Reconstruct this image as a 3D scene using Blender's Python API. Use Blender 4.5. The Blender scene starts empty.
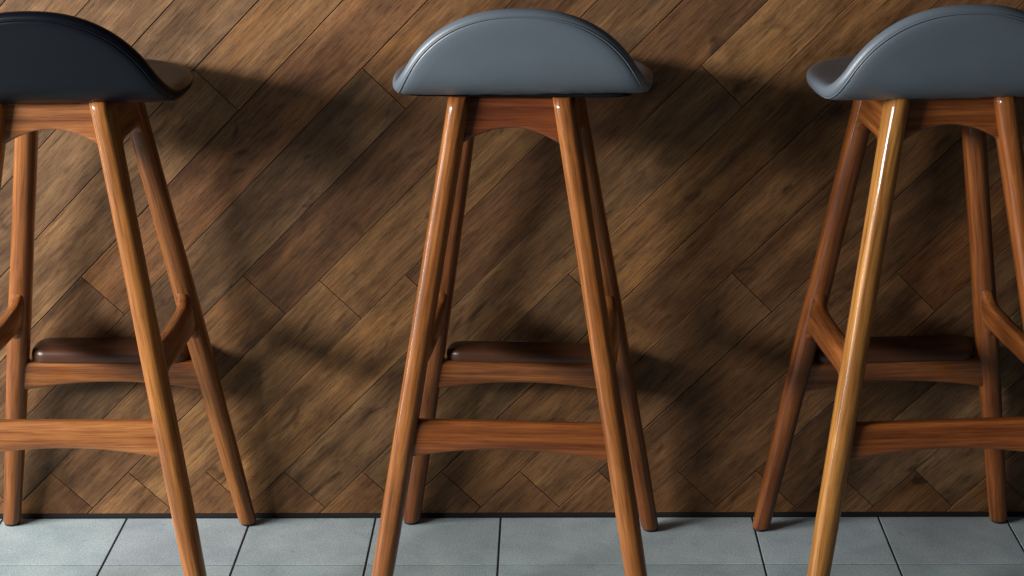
import bpy, bmesh, math, random
from mathutils import Vector, Matrix

C = bpy.context.scene.collection
SC = bpy.context.scene

# ------------------------------------------------------------------ camera
F_PX, PITCH, YAW, ROLL = 1768.63, 0.31411, -0.02324, -0.01221
CAM = Vector((0.0822, -2.57336, 1.22138))
def make_camera():
    s, c = math.sin(YAW), math.cos(YAW)
    sp, cp = math.sin(PITCH), math.cos(PITCH)
    R = Vector((c, -s, 0)); U = Vector((s*sp, c*sp, cp)); F = Vector((s*cp, c*cp, -sp))
    cr, sr = math.cos(ROLL), math.sin(ROLL)
    R2 = R*cr + U*sr; U2 = U*cr - R*sr
    m = Matrix(((R2.x, U2.x, -F.x, CAM.x), (R2.y, U2.y, -F.y, CAM.y), (R2.z, U2.z, -F.z, CAM.z), (0, 0, 0, 1)))
    cd = bpy.data.cameras.new('camera'); cam = bpy.data.objects.new('camera', cd)
    C.objects.link(cam); cam.matrix_world = m
    cd.sensor_width = 36; cd.lens = F_PX/1024*36; cd.clip_start = .05
    SC.camera = cam
make_camera()

# ------------------------------------------------------------------ light
SC.view_settings.view_transform = 'Standard'
SC.view_settings.look = 'None'
SC.view_settings.exposure = 0.0
SC.view_settings.gamma = 1.0
SC.view_settings.use_curve_mapping = False
world = bpy.data.worlds.new('world'); SC.world = world; world.use_nodes = True
bg = world.node_tree.nodes['Background']
bg.inputs[0].default_value = (0.80, 0.90, 1.0, 1); bg.inputs[1].default_value = 0.052

def area(name, loc, target, sx, sy, power, col):
    l = bpy.data.lights.new(name, 'AREA'); l.shape = 'RECTANGLE'; l.size = sx; l.size_y = sy
    l.energy = power; l.color = col
    o = bpy.data.objects.new(name, l); C.objects.link(o); o.location = loc
    o.rotation_euler = (Vector(target)-Vector(loc)).to_track_quat('-Z', 'Y').to_euler()
    return o
area('window_daylight', (-2.85, -1.62, 1.42), (0.0, -0.1, 0.45), 1.5, 0.5, 250, (1.0, 0.97, 0.93))
area('side_window_daylight', (-3.0, -0.75, 1.06), (0.1, -0.3, 0.5), 0.26, 2.0, 50, (1.0, 0.97, 0.95))

# ------------------------------------------------------------------ node helpers
class NT:
    def __init__(s, name):
        s.m = bpy.data.materials.new(name); s.m.use_nodes = True
        s.t = s.m.node_tree; s.b = s.t.nodes['Principled BSDF']
    def n(s, typ, **kw):
        nd = s.t.nodes.new(typ)
        for k, v in kw.items(): setattr(nd, k, v)
        return nd
    def l(s, a, b): s.t.links.new(a, b)
    def mapping(s, src, scale, loc=(0, 0, 0), rot=(0, 0, 0)):
        m = s.n('ShaderNodeMapping'); m.inputs['Scale'].default_value = scale
        m.inputs['Location'].default_value = loc; m.inputs['Rotation'].default_value = rot
        s.l(src, m.inputs['Vector']); return m.outputs[0]
    def noise(s, vec, scale, detail=4, rough=.55, dist=0):
        n = s.n('ShaderNodeTexNoise'); n.inputs['Scale'].default_value = scale
        n.inputs['Detail'].default_value = detail; n.inputs['Roughness'].default_value = rough
        n.inputs['Distortion'].default_value = dist; s.l(vec, n.inputs['Vector']); return n.outputs[0]
    def ramp(s, fac, stops):
        r = s.n('ShaderNodeValToRGB'); e = r.color_ramp.elements
        while len(e) < len(stops): e.new(.5)
        for i, (p, c) in enumerate(stops):
            e[i].position = p; e[i].color = (*c, 1) if len(c) == 3 else c
        s.l(fac, r.inputs[0]); return r.outputs[0]
    def mix(s, a, b, fac, mode='MIX'):
        m = s.n('ShaderNodeMix', data_type='RGBA', blend_type=mode)
        for v, i in ((fac, 0), (a, 6), (b, 7)):
            if hasattr(v, 'default_value') or hasattr(v, 'is_output'): s.l(v, m.inputs[i])
            else: m.inputs[i].default_value = v if i == 0 else (*v, 1)
        return m.outputs[2]
    def bump(s, h, strength, dist=.002):
        b = s.n('ShaderNodeBump'); b.inputs['Strength'].default_value = strength
        b.inputs['Distance'].default_value = dist; s.l(h, b.inputs['Height'])
        s.l(b.outputs[0], s.b.inputs['Normal'])
    def set(s, **kw):
        for k, v in kw.items():
            i = s.b.inputs[k.replace('_', ' ')]
            if hasattr(v, 'is_output'): s.l(v, i)
            else: i.default_value = v
def g(v): return (v, v, v)

# ------------------------------------------------------------------ materials
def mat_plank():
    t = NT('worn_oak_planks')
    uv = t.n('ShaderNodeUVMap', uv_map='grain').outputs[0]
    tone = t.n('ShaderNodeAttribute', attribute_name='tone').outputs['Color']
    a = t.noise(t.mapping(uv, (.9, 15, 1)), 2.2, 6, .62, .3)         # broad streaks
    f = t.noise(t.mapping(uv, (4, 170, 1)), 3.0, 4, .65, .2)         # fine fibres
    p = t.noise(t.mapping(uv, (5, 9, 1)), 1.5, 5, .65, .4)        # worn patches
    w = t.n('ShaderNodeTexWave', wave_type='RINGS', rings_direction='Y'); t.l(t.mapping(uv, (1.4, 13, 1)), w.inputs['Vector'])
    w.inputs['Scale'].default_value = 1.6; w.inputs['Distortion'].default_value = 7; w.inputs['Detail'].default_value = 3
    w.inputs['Detail Scale'].default_value = 1.2
    col = t.ramp(a, [(.25, (.072, .038, .018)), (.50, (.142, .077, .036)), (.75, (.232, .133, .064))])
    col = t.mix(col, t.ramp(p, [(.30, (.46, .42, .40)), (.52, (1, 1, 1)), (.72, (1.38, 1.28, 1.06))]), .9, 'MULTIPLY')
    col = t.mix(col, t.ramp(f, [(.33, (.50, .47, .45)), (.50, (1, 1, 1)), (.70, (1.18, 1.15, 1.1))]), .75, 'MULTIPLY')
    col = t.mix(col, t.ramp(w.outputs[0], [(.0, (.70, .68, .66)), (.35, (1, 1, 1)), (1, (1.05, 1.04, 1.02))]), .25, 'MULTIPLY')
    h = t.noise(t.mapping(uv, (26, 230, 1), (5, 1, 0)), 1.0, 6, .70, .35)
    col = t.mix(col, t.ramp(h, [(.32, (.42, .38, .35)), (.48, (.94, .94, .94)), (.68, (1.30, 1.26, 1.18))]), .85, 'MULTIPLY')
    # pores and old nail stains
    v = t.n('ShaderNodeTexVoronoi'); v.inputs['Scale'].default_value = 1.0; t.l(t.mapping(uv, (75, 210, 1)), v.inputs['Vector'])
    col = t.mix(col, t.ramp(v.outputs[0], [(.08, (.30, .28, .28)), (.20, (1, 1, 1))]), .45, 'MULTIPLY')
    k = t.noise(t.mapping(uv, (11, 26, 1), (3, 7, 0)), 1.0, 3, .5, .8)
    col = t.mix(col, t.ramp(k, [(.27, (.25, .22, .22)), (.36, (1, 1, 1))]), .8, 'MULTIPLY')
    col = t.mix(col, tone, 1.0, 'MULTIPLY')
    t.set(Base_Color=col, Roughness=t.ramp(a, [(.3, g(.50)), (.7, g(.62))]), Specular_IOR_Level=.22)
    t.bump(f, .25, .0012)
    return t.m
def mat_plain(name, col, rough, spec=.3, **kw):
    t = NT(name); c = t.n('ShaderNodeTexCoord').outputs['Object']
    n = t.noise(c, 60, 3)
    t.set(Base_Color=t.mix(tuple(x*.8 for x in col), tuple(x*1.2 for x in col), n), Roughness=rough, Specular_IOR_Level=spec, **kw)
    return t.m
def mat_tile():
    t = NT('cement_tile')
    c = t.n('ShaderNodeTexCoord').outputs['Object']
    tone = t.n('ShaderNodeAttribute', attribute_name='tone').outputs['Color']
    a = t.noise(c, 14, 5, .6, .3); f = t.noise(c, 420, 2, .5)
    d = t.n('ShaderNodeTexVoronoi'); d.inputs['Scale'].default_value = 290; d.inputs['Randomness'].default_value = .35; t.l(c, d.inputs['Vector'])
    col = t.ramp(a, [(.30, (.252, .308, .335)), (.50, (.302, .360, .386)), (.72, (.352, .411, .432))])
    col = t.mix(col, t.ramp(d.outputs[0], [(.12, g(.78)), (.5, g(1.03))]), .8, 'MULTIPLY')
    col = t.mix(col, t.ramp(f, [(.35, g(.72)), (.65, g(1.16))]), .9, 'MULTIPLY')
    s = t.noise(t.mapping(c, (1, 1, 1), (4, 2, 0)), 55, 3, .5)
    col = t.mix(col, t.ramp(s, [(.26, g(.68)), (.34, g(1))]), .6, 'MULTIPLY')
    col = t.mix(col, tone, 1.0, 'MULTIPLY')
    t.set(Base_Color=col, Roughness=.62, Specular_IOR_Level=.35)
    t.bump(d.outputs[0], .22, .0008)
    return t.m
def mat_wood(name, axis):
    t = NT(name)
    c = t.n('ShaderNodeAttribute', attribute_name='grain_co').outputs['Vector']
    oi = t.n('ShaderNodeObjectInfo')
    ad = t.n('ShaderNodeVectorMath', operation='ADD'); t.l(c, ad.inputs[0]); 
    rv = t.n('ShaderNodeVectorMath', operation='SCALE'); rv.inputs[0].default_value = (3.1, 5.7, 2.3); t.l(oi.outputs['Random'], rv.inputs['Scale'])
    t.l(rv.outputs[0], ad.inputs[1]); c = ad.outputs[0]
    lo, hi = 4.0, 120
    sc = {'x': (lo, hi, hi), 'y': (hi, lo, hi), 'z': (hi, hi, lo)}[axis]
    a = t.noise(t.mapping(c, sc), 1.0, 4, .6, .25)
    f = t.noise(t.mapping(c, tuple(v*4.5 for v in sc)), 1.0, 3, .6, .2)
    b = t.noise(c, 9, 3, .5, .3)
    col = t.ramp(a, [(.28, (.078, .024, .0065)), (.50, (.172, .060, .0155)), (.72, (.272, .106, .028))])
    col = t.mix(col, t.ramp(f, [(.34, (.52, .45, .40)), (.52, (1, 1, 1))]), .7, 'MULTIPLY')
    col = t.mix(col, t.ramp(b, [(.3, (.80, .74, .70)), (.6, (1.06, 1.06, 1.06))]), .8, 'MULTIPLY')
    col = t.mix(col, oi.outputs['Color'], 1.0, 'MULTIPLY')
    t.set(Base_Color=col, Roughness=t.ramp(f, [(.3, g(.46)), (.7, g(.38))]), Specular_IOR_Level=.16, Coat_Weight=.45, Coat_Roughness=.10)
    t.bump(f, .06, .0006)
    return t.m
def mat_leather(name, col, rough, spec=.5):
    t = NT(name); c = t.n('ShaderNodeTexCoord').outputs['Object']
    v = t.n('ShaderNodeTexVoronoi'); v.inputs['Scale'].default_value = 700; t.l(c, v.inputs['Vector'])
    n = t.noise(c, 14, 4, .55)
    t.set(Base_Color=t.mix(tuple(x*.82 for x in col), tuple(x*1.15 for x in col), n),
          Roughness=t.ramp(n, [(.3, g(rough+.05)), (.7, g(rough-.04))]), Specular_IOR_Level=spec)
    t.bump(v.outputs[0], .12, .0005)
    return t.m

M = dict(
    plank=mat_plank(), gap=mat_plain('dark_gap', (.008, .007, .0065), .8),
    tile=mat_tile(), grout=mat_plain('dark_grout', (.012, .014, .016), .85),
    wx=mat_wood('teak_grain_x', 'x'), wy=mat_wood('teak_grain_y', 'y'), wz=mat_wood('teak_grain_z', 'z'),
    grey=mat_leather('grey_leather', (.084, .104, .128), .40),
    navy=mat_leather('navy_black_leather', (.0022, .0030, .0062), .34, .2),
    pad=mat_leather('dark_brown_leather', (.050, .018, .008), .33, .35),
    black=mat_plain('black_dust_cover', (.004, .004, .0045), .9, .08),
    rubber=mat_plain('dark_glide', (.010, .009, .009), .6),
)

def link(name, me, mat, parent=None):
    o = bpy.data.objects.new(name, me); C.objects.link(o)
    for m in (mat if isinstance(mat, (list, tuple)) else [mat]): me.materials.append(m)
    if parent: o.parent = parent
    return o

# ------------------------------------------------------------------ setting: wall of diagonal planks
def clip(poly, fn):
    out = []
    for i in range(len(poly)):
        a, b = poly[i], poly[(i+1) % len(poly)]; da, db = fn(a), fn(b)
        if da >= 0: out.append(a)
        if (da >= 0) != (db >= 0):
            k = da/(da-db); out.append((a[0]+(b[0]-a[0])*k, a[1]+(b[1]-a[1])*k))
    return out
def slab(bm, quad3, back, uvl=None, uvs=None, tl=None, tone=None, bev=.0010):
    """front polygon (list of Vector) bevelled inward, sides going back"""
    n = len(quad3); cen = sum(quad3, Vector())/n
    ins = []
    for i in range(n):
        a, b, c = quad3[i-1], quad3[i], quad3[(i+1) % n]
        d1, d2 = (a-b).normalized(), (c-b).normalized(); q = d1+d2
        sn = max(.3, d1.cross(d2).length); ins.append(b+q*(bev/sn))
    fv = [bm.verts.new(v) for v in ins]
    mv = [bm.verts.new(v-back.normalized()*-bev) for v in quad3]
    bv = [bm.verts.new(v+back) for v in quad3]
    faces = [bm.faces.new(fv)]
    for i in range(n):
        j = (i+1) % n
        faces.append(bm.faces.new((mv[i], mv[j], fv[j], fv[i])))
        faces.append(bm.faces.new((bv[i], bv[j], mv[j], mv[i])))
    for f in faces:
        for lp in f.loops:
            if tl: lp[tl] = (*tone, 1)
            if uvl: lp[uvl].uv = uvs(lp.vert.co)
    return faces

T0, DT = 0.0345, 0.0881
R2 = math.sqrt(2)
WX0, WX1, WZ0, WZ1 = -1.7, 1.7, 0.0082, 1.35
TONES = {   # (strip, piece): colour of that board; right strips also darkened with painted shade
    (9, 2): (1.25, 1.15, 1.0), (9, 1): (1.0, .98, .92), (8, 2): (1.05, .88, .78), (8, 1): (.98, .90, .84),
    (7, 2): (1.15, 1.02, .85), (7, 1): (.74, .74, .74), (6, 2): (.76, .66, .60), (6, 1): (.95, .86, .76),
    (5, 2): (.72, .70, .70), (5, 1): (1.12, 1.05, .88), (4, 2): (.72, .62, .56), (4, 1): (1.25, 1.15, .92),
    (3, 2): (1.2, 1.1, .9), (3, 1): (.98, .96, .90), (2, 2): (1.05, .92, .72), (2, 1): (.92, .92, .85),
    (1, 1): (1.0, .88, .72), (1, 2): (.8, .72, .66), (0, 2): (.85, .74, .62), (0, 1): (.98, .90, .80),
    (-1, 1): (.78, .69, .61), (-1, 2): (.95, .70, .48), (-2, 1): (.98, .87, .78), (-3, 1): (.78, .71, .65), (-2, 2): (.9, .68, .5),
}
def build_wall():
    rnd = random.Random(11)
    bm = bmesh.new(); uvl = bm.loops.layers.uv.new('grain'); tl = bm.loops.layers.float_color.new('tone')
    gap = .0008
    for p in range(-18, 36):
        tu, td = T0+DT*p, T0+DT*(p-1)
        cuts = [-4, R2*.080-tu] + [R2*z-tu for z in ((.407, 1.047, 1.687) if p % 2 == 0 else (.727, 1.367))] + [4]
        if p == 5: cuts.insert(2, R2*.385-tu+.02)
        for ci in range(len(cuts)-1):
            s0, s1 = cuts[ci]+gap*.5, cuts[ci+1]-gap*.5
            a, b = td+rnd.uniform(.0003, .0009), tu-rnd.uniform(.0003, .0009)
            poly = [((s-t)/R2, (s+t)/R2) for s, t in ((s0, a), (s1, a), (s1, b), (s0, b))]
            for fn in (lambda q: q[0]-WX0, lambda q: WX1-q[0], lambda q: q[1]-WZ0, lambda q: WZ1-q[1]):
                if poly: poly = clip(poly, fn)
            base = rnd.uniform(.78, 1.12); wm = rnd.uniform(-.07, .07)
            tone = (base*(1+wm*.5), base, base*(1-wm))
            off = (rnd.uniform(0, 40), rnd.uniform(0, 40)); flip = rnd.choice((-1, 1))
            dz = rnd.uniform(0, .0006)
            if len(poly) < 3: continue
            key = (p, ci)
            if p == 5 and ci >= 2: key = (p, ci-1)
            if ci == 0: tone = tuple(v*k for v, k in zip(tone, (1.12, .98, .82)))
            elif key in TONES: tone = TONES[key]
            area2 = sum(poly[i][0]*poly[(i+1) % len(poly)][1]-poly[(i+1) % len(poly)][0]*poly[i][1] for i in range(len(poly)))
            if abs(area2) < 2e-4: continue
            quad = [Vector((x, -dz, z)) for x, z in poly]
            def uvs(co, off=off, flip=flip, td=td):
                s = (co.z+co.x)/R2; t = (co.z-co.x)/R2
                return (s+off[0], (t-td)*flip+off[1])
            slab(bm, quad, Vector((0, .012, 0)), uvl, uvs, tl, tone, .0004)
    nplank = len(bm.faces)
    # dark substrate
    r = bmesh.ops.create_cube(bm, size=1)
    for v in r['verts']:
        v.co = Vector((v.co.x*(WX1-WX0+.04), .0215+v.co.y*.035, (WZ1+.005)/2+v.co.z*(WZ1+.005)))
    bm.faces.ensure_lookup_table()
    for f in bm.faces[nplank:]: f.material_index = 1
    bmesh.ops.recalc_face_normals(bm, faces=bm.faces)
    me = bpy.data.meshes.new('wall_back'); bm.to_mesh(me); bm.free()
    o = link('wall_back', me, [M['plank'], M['gap']]); o['kind'] = 'structure'
    o['label'] = 'wall clad in worn brown planks laid diagonally'
build_wall()

def build_base_gap():
    bm = bmesh.new(); r = bmesh.ops.create_cube(bm, size=1)
    for v in r['verts']: v.co = Vector((v.co.x*3.4, .006+v.co.y*.010, .0040+v.co.z*.0090))  # black strip stands in for the shaded recess below the planks
    bmesh.ops.bevel(bm, geom=bm.edges[:], offset=.001, segments=2, affect='EDGES')
    me = bpy.data.meshes.new('base_gap_strip'); bm.to_mesh(me); bm.free()
    o = link('base_gap_strip', me, M['gap']); o['kind'] = 'structure'
build_base_gap()

# ------------------------------------------------------------------ setting: tiled floor
def build_floor():
    rnd = random.Random(5)
    bm = bmesh.new(); tl = bm.loops.layers.float_color.new('tone')
    ys = [0.0, -.1652]+[-.1652-.2*k for k in range(1, 17)]
    for r in range(len(ys)-1):
        for k in range(-9, 9):
            x0, x1 = k*.2+.0017, (k+1)*.2-.0017
            y1, y0 = ys[r]-(.0012 if r else .002), ys[r+1]+.0012
            b = rnd.uniform(.93, 1.06); tone = (b*rnd.uniform(.98, 1.02), b, b*rnd.uniform(.98, 1.02))
            if r: tone = tuple(v*q for v, q in zip(tone, (.88, .92, .88)))
            quad = [Vector((x0, y0, 0)), Vector((x1, y0, 0)), Vector((x1, y1, 0)), Vector((x0, y1, 0))]
            slab(bm, quad, Vector((0, 0, -.012)), None, None, tl, tone, .0003)
    n = len(bm.faces)
    r = bmesh.ops.create_cube(bm, size=1)
    for v in r['verts']: v.co = Vector((v.co.x*3.64, -1.66+v.co.y*3.4, -.0208+v.co.z*.04))
    bm.faces.ensure_lookup_table()
    for f in bm.faces[n:]: f.material_index = 1
    bmesh.ops.recalc_face_normals(bm, faces=bm.faces)
    me = bpy.data.meshes.new('floor'); bm.to_mesh(me); bm.free()
    o = link('floor', me, [M['tile'], M['grout']]); o['kind'] = 'structure'
    o['label'] = 'floor of blue grey cement tiles with dark joints'
build_floor()

# ------------------------------------------------------------------ stool geometry (local: -y is the sitter's back, +y faces the wall)
HT = .7385
def near_c(z): return (.1906-.1644*z, -.1927+.1861*z)
def far_c(z): return (.1896-.1634*z, .1638-.1062*z)
def interp(tab, z):
    for (a, va), (b, vb) in zip(tab, tab[1:]):
        if z <= b:
            k = max(0, (z-a)/(b-a)); k = k*k*(3-2*k); return va+(vb-va)*k
    return tab[-1][1]
NEAR_W = [(0, .0290), (.16, .0315), (.40, .0300), (.73, .0298)]
NEAR_D = [(0, .0280), (.16, .0325), (.36, .0420), (.52, .0370), (.66, .0430), (.73, .0500)]
FAR_W = [(0, .0275), (.16, .0310), (.37, .0330), (.52, .0320), (.73, .0310)]
FAR_D = [(0, .0285), (.16, .0325), (.36, .0420), (.50, .0350), (.65, .0400), (.73, .0430)]
def section(cx, cy, w, d, e, seg=28):
    pts = []
    for i in range(seg):
        a = 2*math.pi*i/seg; ca, sa = math.cos(a), math.sin(a)
        pts.append((cx+math.copysign(abs(ca)**(2/e), ca)*w/2, cy+math.copysign(abs(sa)**(2/e), sa)*d/2))
    return pts
def loft(rings, along=None):
    bm = bmesh.new(); prev = None; gl = bm.verts.layers.float_vector.new('grain_co')
    for r in rings:
        vs = [bm.verts.new(p) for p in r]
        c = sum((Vector(p) for p in r), Vector())/len(r)
        for v in vs:
            d = v.co-c
            v[gl] = (d.x, d.y, v.co.z) if along == 'z' else v.co
        if prev:
            for i in range(len(vs)):
                j = (i+1) % len(vs); bm.faces.new((prev[i], prev[j], vs[j], vs[i]))
        else: bm.faces.new(list(reversed(vs)))
        prev = vs
    bm.faces.new(prev)
    bmesh.ops.recalc_face_normals(bm, faces=bm.faces)
    for f in bm.faces: f.smooth = len(f.verts) == 4
    return bm
def tomesh(name, bm):
    me = bpy.data.meshes.new(name); bm.to_mesh(me); bm.free(); return me
def leg_mesh(near, sx):
    rings = []; N = 46
    zs = [.004, .0055, .0085] + [.0085+(HT-.0085)*i/N for i in range(1, N+1)]
    for k, z in enumerate(zs):
        cx, cy = (near_c if near else far_c)(z)
        w = interp(NEAR_W if near else FAR_W, z); d = interp(NEAR_D if near else FAR_D, z)
        sh = {0: .86, 1: .95}.get(k, 1)
        e = 2.15+min(1, max(0, z-.02)/.3)*(.75 if near else .45)
        rings.append([(x, y, z) for x, y in section(sx*cx, cy, w*sh, d*sh, e)])
    return tomesh('leg', loft(rings, 'z'))
def glide_mesh(near, sx):
    cx, cy = (near_c if near else far_c)(0)
    w = (NEAR_W if near else FAR_W)[0][1]*.42
    return tomesh('foot_glide', loft([[(sx*cx+math.cos(2*math.pi*i/20)*w*q, cy+math.sin(2*math.pi*i/20)*w*q, z) for i in range(20)]
                                      for z, q in ((0.0002, .9), (.001, 1), (.0048, 1))]))
def rrect(hw, hh, e=5.0, seg=24):
    return [(math.copysign(abs(math.cos(a))**(2/e), math.cos(a))*hw, math.copysign(abs(math.sin(a))**(2/e), math.sin(a))*hh)
            for a in (2*math.pi*i/seg for i in range(seg))]
def rail_x(name, u0, u1, zt, zb, th, cy, N=26, e=5.0):
    """rail running across: zt/zb(u) edges, cy(z) plane"""
    rings = []
    for i in range(N+1):
        u = u0+(u1-u0)*i/N; a, b = zb(u), zt(u); m, h = (a+b)/2, (b-a)/2; t = th(u)/2
        rings.append([(u, cy(m+q[1])+q[0], m+q[1]) for q in rrect(t, h, e)])
    return tomesh(name, loft(rings))
def rail_y(name, sx, v0, v1, zt, zb, th, N=34, e=4.0):
    rings = []
    for i in range(N+1):
        v = v0+(v1-v0)*i/N; a, b = zb(v), zt(v); m, h = (a+b)/2, (b-a)/2; t = th(v)/2
        rings.append([(sx*(.1901-.1639*(m+q[1])+q[0]), v, m+q[1]) for q in rrect(t, h, e)])
    return tomesh(name, loft(rings))

def flare(d, r):      # 0 away from the end, r at the end (quarter circle fillet)
    d = max(0.0, min(r, d)); return r-math.sqrt(max(0, r*r-(r-d)**2))

def near_stretcher():
    return rail_x('stretcher', -.142, .142, lambda u: .3005, lambda u: .2645-.0125*(u/.13)**2,
                  lambda u: .021, lambda z: near_c(z)[1], e=5)
def foot_rail():
    return rail_x('foot_rail', -.144, .144, lambda u: .2895, lambda u: .2555-.0120*(u/.125)**2, lambda u: .024, lambda z: far_c(z)[1], e=5)
def apron(near):
    f = near_c if near else far_c
    def zb(u): return .6950-.0195*(u/.0625)**2
    return rail_x('apron', -.070, .070, lambda u: HT-.0005, zb, lambda u: .020, lambda z: f(z)[1]+(.003 if near else -.003), e=6)
def side_stretcher(sx):
    y0, y1 = -.126, .128
    a, b = -.126+.017, .124-.017           # inner faces of the legs
    zt = lambda v: .3985-.006*((v-a)/(b-a))-.006*math.sin(math.pi*min(1, max(0, (v-a)/(b-a))))+flare(b-v, .030)*-0+max(0, .032-flare_in(b-v, .032))+max(0, .030-flare_in(v-a, .030))
    zb = lambda v: .3540-.008*((v-a)/(b-a))-max(0, .018-flare_in(b-v, .018))-max(0, .030-flare_in(v-a, .030))
    return rail_y('stretcher', sx, y0, y1, zt, zb, lambda v: .0245-.006*(2*(v-.001)/.254)**4, e=2.9)
def flare_in(d, r):   # 0 at the joint rising to r a radius away (concave fillet height removed)
    d = max(0.0, min(r, d)); return math.sqrt(max(0, r*r-(r-d)**2))
def side_apron(sx):
    a, b = -.066+.017, .094-.018
    zb = lambda v: .670-max(0, .020-flare_in(b-v, .020))-max(0, .032-flare_in(v-a, .032))
    return rail_y('apron', sx, -.068, .095, lambda v: HT-.0005, zb, lambda v: .0205, N=40, e=5)
def foot_pad():
    """leather pad, plan rounded; local origin on the rail's top"""
    hl, d0, d1, th = .1235, -.0145, .050, .0225
    def plan(ins, seg=10):
        r = .025; pts = []
        for cx, cy, a0 in ((hl-r, d1-r, 0), (-hl+r, d1-r, 90), (-hl+r, d0+r, 180), (hl-r, d0+r, 270)):
            for i in range(seg+1):
                a = math.radians(a0+90*i/seg); pts.append((cx+math.cos(a)*(r-ins), cy+math.sin(a)*(r-ins)))
        return pts
    rings = []
    for z, ins in ((0, .004), (.001, .0012), (.003, .0002), (.008, 0), (.0125, .0006), (.016, .0022), (.019, .0048), (.0212, .0085), (.0222, .0125)):
        rings.append([(x, y, z) for x, y in plan(ins)])
    bm = loft(rings)
    top = [f for f in bm.faces if len(f.verts) > 4 and f.calc_center_median().z > .02][0]
    top.smooth = True
    return tomesh('foot_pad', bm)

# ---- seat: an oval shell, flat in front, bent up into a half-moon back
SA, SF, SB, SY = .1755, .190, .217, -.004     # half width, front length, back length, y of the widest line
BEND0, BR, BMAX = .054, .056, math.radians(74)
SZ = .7330                                  # underside height of the flat part
def profile(s):
    """s = arc length from SY towards the back -> (y, z, slope angle)"""
    if s <= BEND0:
        q = max(0, -s)
        return (SY-s, SZ-.13*q*q, -.26*q)
    a = (s-BEND0)/BR
    if a <= BMAX: return (SY-BEND0-BR*math.sin(a), SZ+BR*(1-math.cos(a)), a)
    r = s-BEND0-BR*BMAX
    return (SY-BEND0-BR*math.sin(BMAX)-r*math.cos(BMAX), SZ+BR*(1-math.cos(BMAX))+r*math.sin(BMAX), BMAX)
def seat_pt(rho, th, off):
    ca, sa = math.cos(th), math.sin(th)
    e = 2.3 if sa > 0 else 2.0
    x = math.copysign(abs(ca)**(2/e), ca)*SA*rho
    s = math.copysign(abs(sa)**(2/e), sa)*(SB if sa > 0 else SF)*rho
    y, z, a = profile(s)
    side = 0*x                                            # slight dish across
    return Vector((x, y+math.sin(a)*off, z+math.cos(a)*off+side*math.cos(a)))
def seat_shell(rows, seg=112, cap0=True, cap1=True):
    bm = bmesh.new(); prev = None; first = None
    for rho, off in rows:
        if rho == 0: vs = [bm.verts.new(seat_pt(0, 0, off))]
        else: vs = [bm.verts.new(seat_pt(rho, 2*math.pi*i/seg, off)) for i in range(seg)]
        if prev:
            for i in range(seg):
                j = (i+1) % seg
                q = [prev[i % len(prev)], prev[j % len(prev)], vs[j % len(vs)], vs[i % len(vs)]]
                q2 = []
                for v in q:
                    if v not in q2: q2.append(v)
                bm.faces.new(q2)
        prev = vs
    bmesh.ops.recalc_face_normals(bm, faces=bm.faces)
    for f in bm.faces: f.smooth = True
    return bm
TH = .0195
def seat_cushion():
    rows = [(.945, .0015), (.966, .0010), (.982, .0024), (.993, .0052), (.999, .0085), (1.0, .0112), (.997, .0140), (.988, .0165), (.972, .0184), (.95, .0192), (.91, TH)]
    rows += [(r, TH-.0035*(1-r*r)) for r in (.8, .68, .55, .42, .3, .18, .08)] + [(0, TH-.0035)]
    return tomesh('seat_cushion', seat_shell(rows))
def seat_cover():
    """outer cover of the underside and back, sewn in along a seam"""
    rows = [(0, -.0010)]+[(r, -.0010-.0025*(1-r**4)) for r in (.1, .22, .34, .46, .58, .68, .78, .86, .92)]+[(.950, -.0004), (.963, .0010), (.960, .004)]
    return tomesh('seat_cover', seat_shell(rows))
def seat_piping():
    bm = bmesh.new(); seg, k = 140, 6; rad = .0011; rings = []
    for i in range(seg):
        th = 2*math.pi*i/seg; P = seat_pt(.967, th, .0010)
        Tn = (seat_pt(.967, th+.01, .0010)-P).normalized(); A = (seat_pt(.98, th, .0010)-P).normalized(); B = Tn.cross(A).normalized()
        rings.append([bm.verts.new(P+A*rad*math.cos(2*math.pi*j/k)+B*rad*math.sin(2*math.pi*j/k)) for j in range(k)])
    for i in range(seg):
        for j in range(k):
            a, b = rings[i], rings[(i+1) % seg]; bm.faces.new((a[j], b[j], b[(j+1) % k], a[(j+1) % k]))
    bmesh.ops.recalc_face_normals(bm, faces=bm.faces)
    for f in bm.faces: f.smooth = True
    return tomesh('seat_piping', bm)
def seat_board():
    """black base board between frame and upholstery"""
    rings = []
    for z, q in ((.7325, .972), (.7332, .990), (.7375, 1)):
        ring = []
        for i in range(96):
            th = 2*math.pi*i/96; ca, sa = math.cos(th), math.sin(th)
            e = 9 if sa < 0 else 2.2
            ring.append((math.copysign(abs(ca)**(2/e), ca)*.157*q, math.copysign(abs(sa)**(2/e), sa)*(.080 if sa < 0 else .135)*q+.010, z))
        rings.append(ring)
    return tomesh('seat_board', loft(rings))

MESH = dict(stretch=near_stretcher(), foot_rail=foot_rail(), apron_n=apron(True), apron_f=apron(False),
            pad=foot_pad(), cushion=seat_cushion(), cover=seat_cover(), piping=seat_piping(), board=seat_board())
for s in (-1, 1):
    MESH['ss', s] = side_stretcher(s); MESH['sa', s] = side_apron(s)
    for nr in (True, False):
        MESH['leg', nr, s] = leg_mesh(nr, s); MESH['glide', nr, s] = glide_mesh(nr, s)

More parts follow.
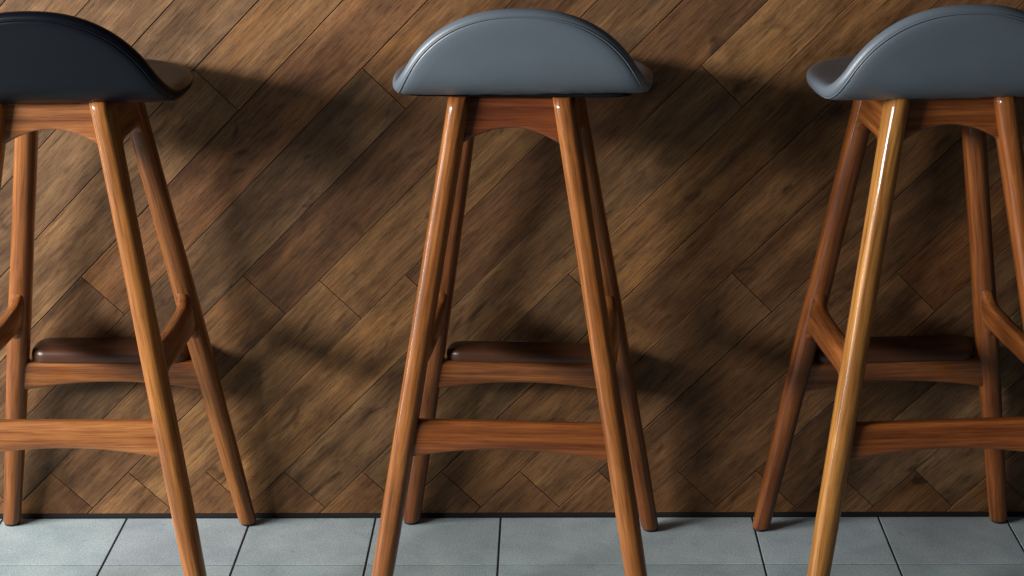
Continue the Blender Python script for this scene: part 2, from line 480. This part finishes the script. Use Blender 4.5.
def make_stool(loc, rz, label):
    root = bpy.data.objects.new('bar_stool', None); C.objects.link(root)
    root.location = loc; root.rotation_euler = (0, 0, rz); root.empty_display_size = .1
    root['label'] = label; root['category'] = 'bar stool'; root['group'] = 'bar stools along the plank wall'
    def part(name, key, mat, parent=root, tag=None):
        o = link(name, MESH[key], M[mat], parent); o['slot'] = tag or str(key); return o
    for nr in (True, False):
        for s in (-1, 1):
            lg = part('leg', ('leg', nr, s), 'wz'); gl = part('foot_glide', ('glide', nr, s), 'rubber', lg)
            gl['label'] = 'dark glide under the foot'
    part('stretcher', 'stretch', 'wx')
    fr = part('foot_rail', 'foot_rail', 'wx')
    pd = part('foot_pad', 'pad', 'pad'); pd.location = (0, far_c(.2885)[1]+.002, .2880)
    pd['label'] = 'dark brown leather foot pad'
    part('apron', 'apron_n', 'wx'); part('apron', 'apron_f', 'wx')
    for s in (-1, 1):
        part('stretcher', ('ss', s), 'wy'); part('apron', ('sa', s), 'wy')
    sb = part('seat_board', 'board', 'black'); sb['label'] = 'black board under the seat'
    cu = part('seat_cushion', 'cushion', 'grey')
    part('seat_cover', 'cover', 'grey', cu); part('seat_piping', 'piping', 'grey', cu)
    return root
def copy_tree(o, parent=None):
    c = o.copy(); C.objects.link(c); c.parent = parent
    for ch in list(o.children): copy_tree(ch, c)
    return c

stool = make_stool((.0352, -.1947, 0), -.0731, 'grey leather bar stool with teak legs, standing whole between two stools cut by the frame')
left = copy_tree(stool); left.location = (-.5912, -.1847, 0); left.rotation_euler = (0, 0, -.0047)
left['label'] = 'bar stool with a navy black leather seat and teak legs'
right = copy_tree(stool); right.location = (.6089, -.1947, 0); right.rotation_euler = (0, 0, .0710)
right['label'] = 'grey leather bar stool with one honey coloured leg, beside the right edge'

def walk(o):
    for c in o.children:
        yield c; yield from walk(c)
def tint(root, table, default):  # part colours carry wood tone and painted light
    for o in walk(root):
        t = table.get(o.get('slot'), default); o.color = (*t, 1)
for o in walk(left):                      # the left stool is covered in navy black leather
    if o.get('slot') in ('cushion', 'cover', 'piping'):
        me = o.data.copy(); me.materials[0] = M['navy']; o.data = me
for root, k in ((left, 1.03), (right, 1.012)):
    for o in walk(root):
        if o.get('slot') == 'cushion': o.scale = (k, 1, 1)
        if o.get('slot') == 'pad': o.scale = (1, 1, 1.07)
NL, NR, FL, FR = (str(('leg', n, x)) for n, x in ((True, -1), (True, 1), (False, -1), (False, 1)))
tint(stool, {'apron_n': (.68, .50, .52), NL: (1.15, 1.15, 1.05), NR: (1.22, 1.22, 1.08), FL: (.92, .82, .75), FR: (.92, .84, .75), 'stretch': (.86, .72, .62)}, (1, .95, .9))  # near legs tinted as lit, far legs as shaded
tint(left, {'apron_n': (1.25, 1.3, 1.6), 'stretch': (1.4, 1.48, 1.65), NL: (1.3, 1.35, 1.2), NR: (1.40, 1.52, 1.4), FL: (1.1, 1.05, .95), FR: (1.15, 1.15, 1.0)}, (1.05, 1.0, .95))  # near apron lightened as side-lit, near legs brighter than far ones
tint(right, {NL: (1.5, 1.85, 1.65), NR: (1.15, 1.05, 1.0), FL: (.95, .82, .75), FR: (1.0, .88, .8), 'stretch': (.98, .80, .70), 'apron_n': (.95, .80, .72)}, (.95, .85, .8))  # honey leg mixes its own tone with painted light; far legs shaded
for o in walk(stool):
    if o.get('slot') == 'pad': o.scale = (1, .78, .9)
    if o.get('slot') == 'cushion': o.scale = (1, 1, .925); o.location = (.0105, 0, .7425-SZ*.925); o.rotation_euler = (0, 0, .06)
    if o.get('slot') == 'board': o.location = (.006, -.006, .0058)
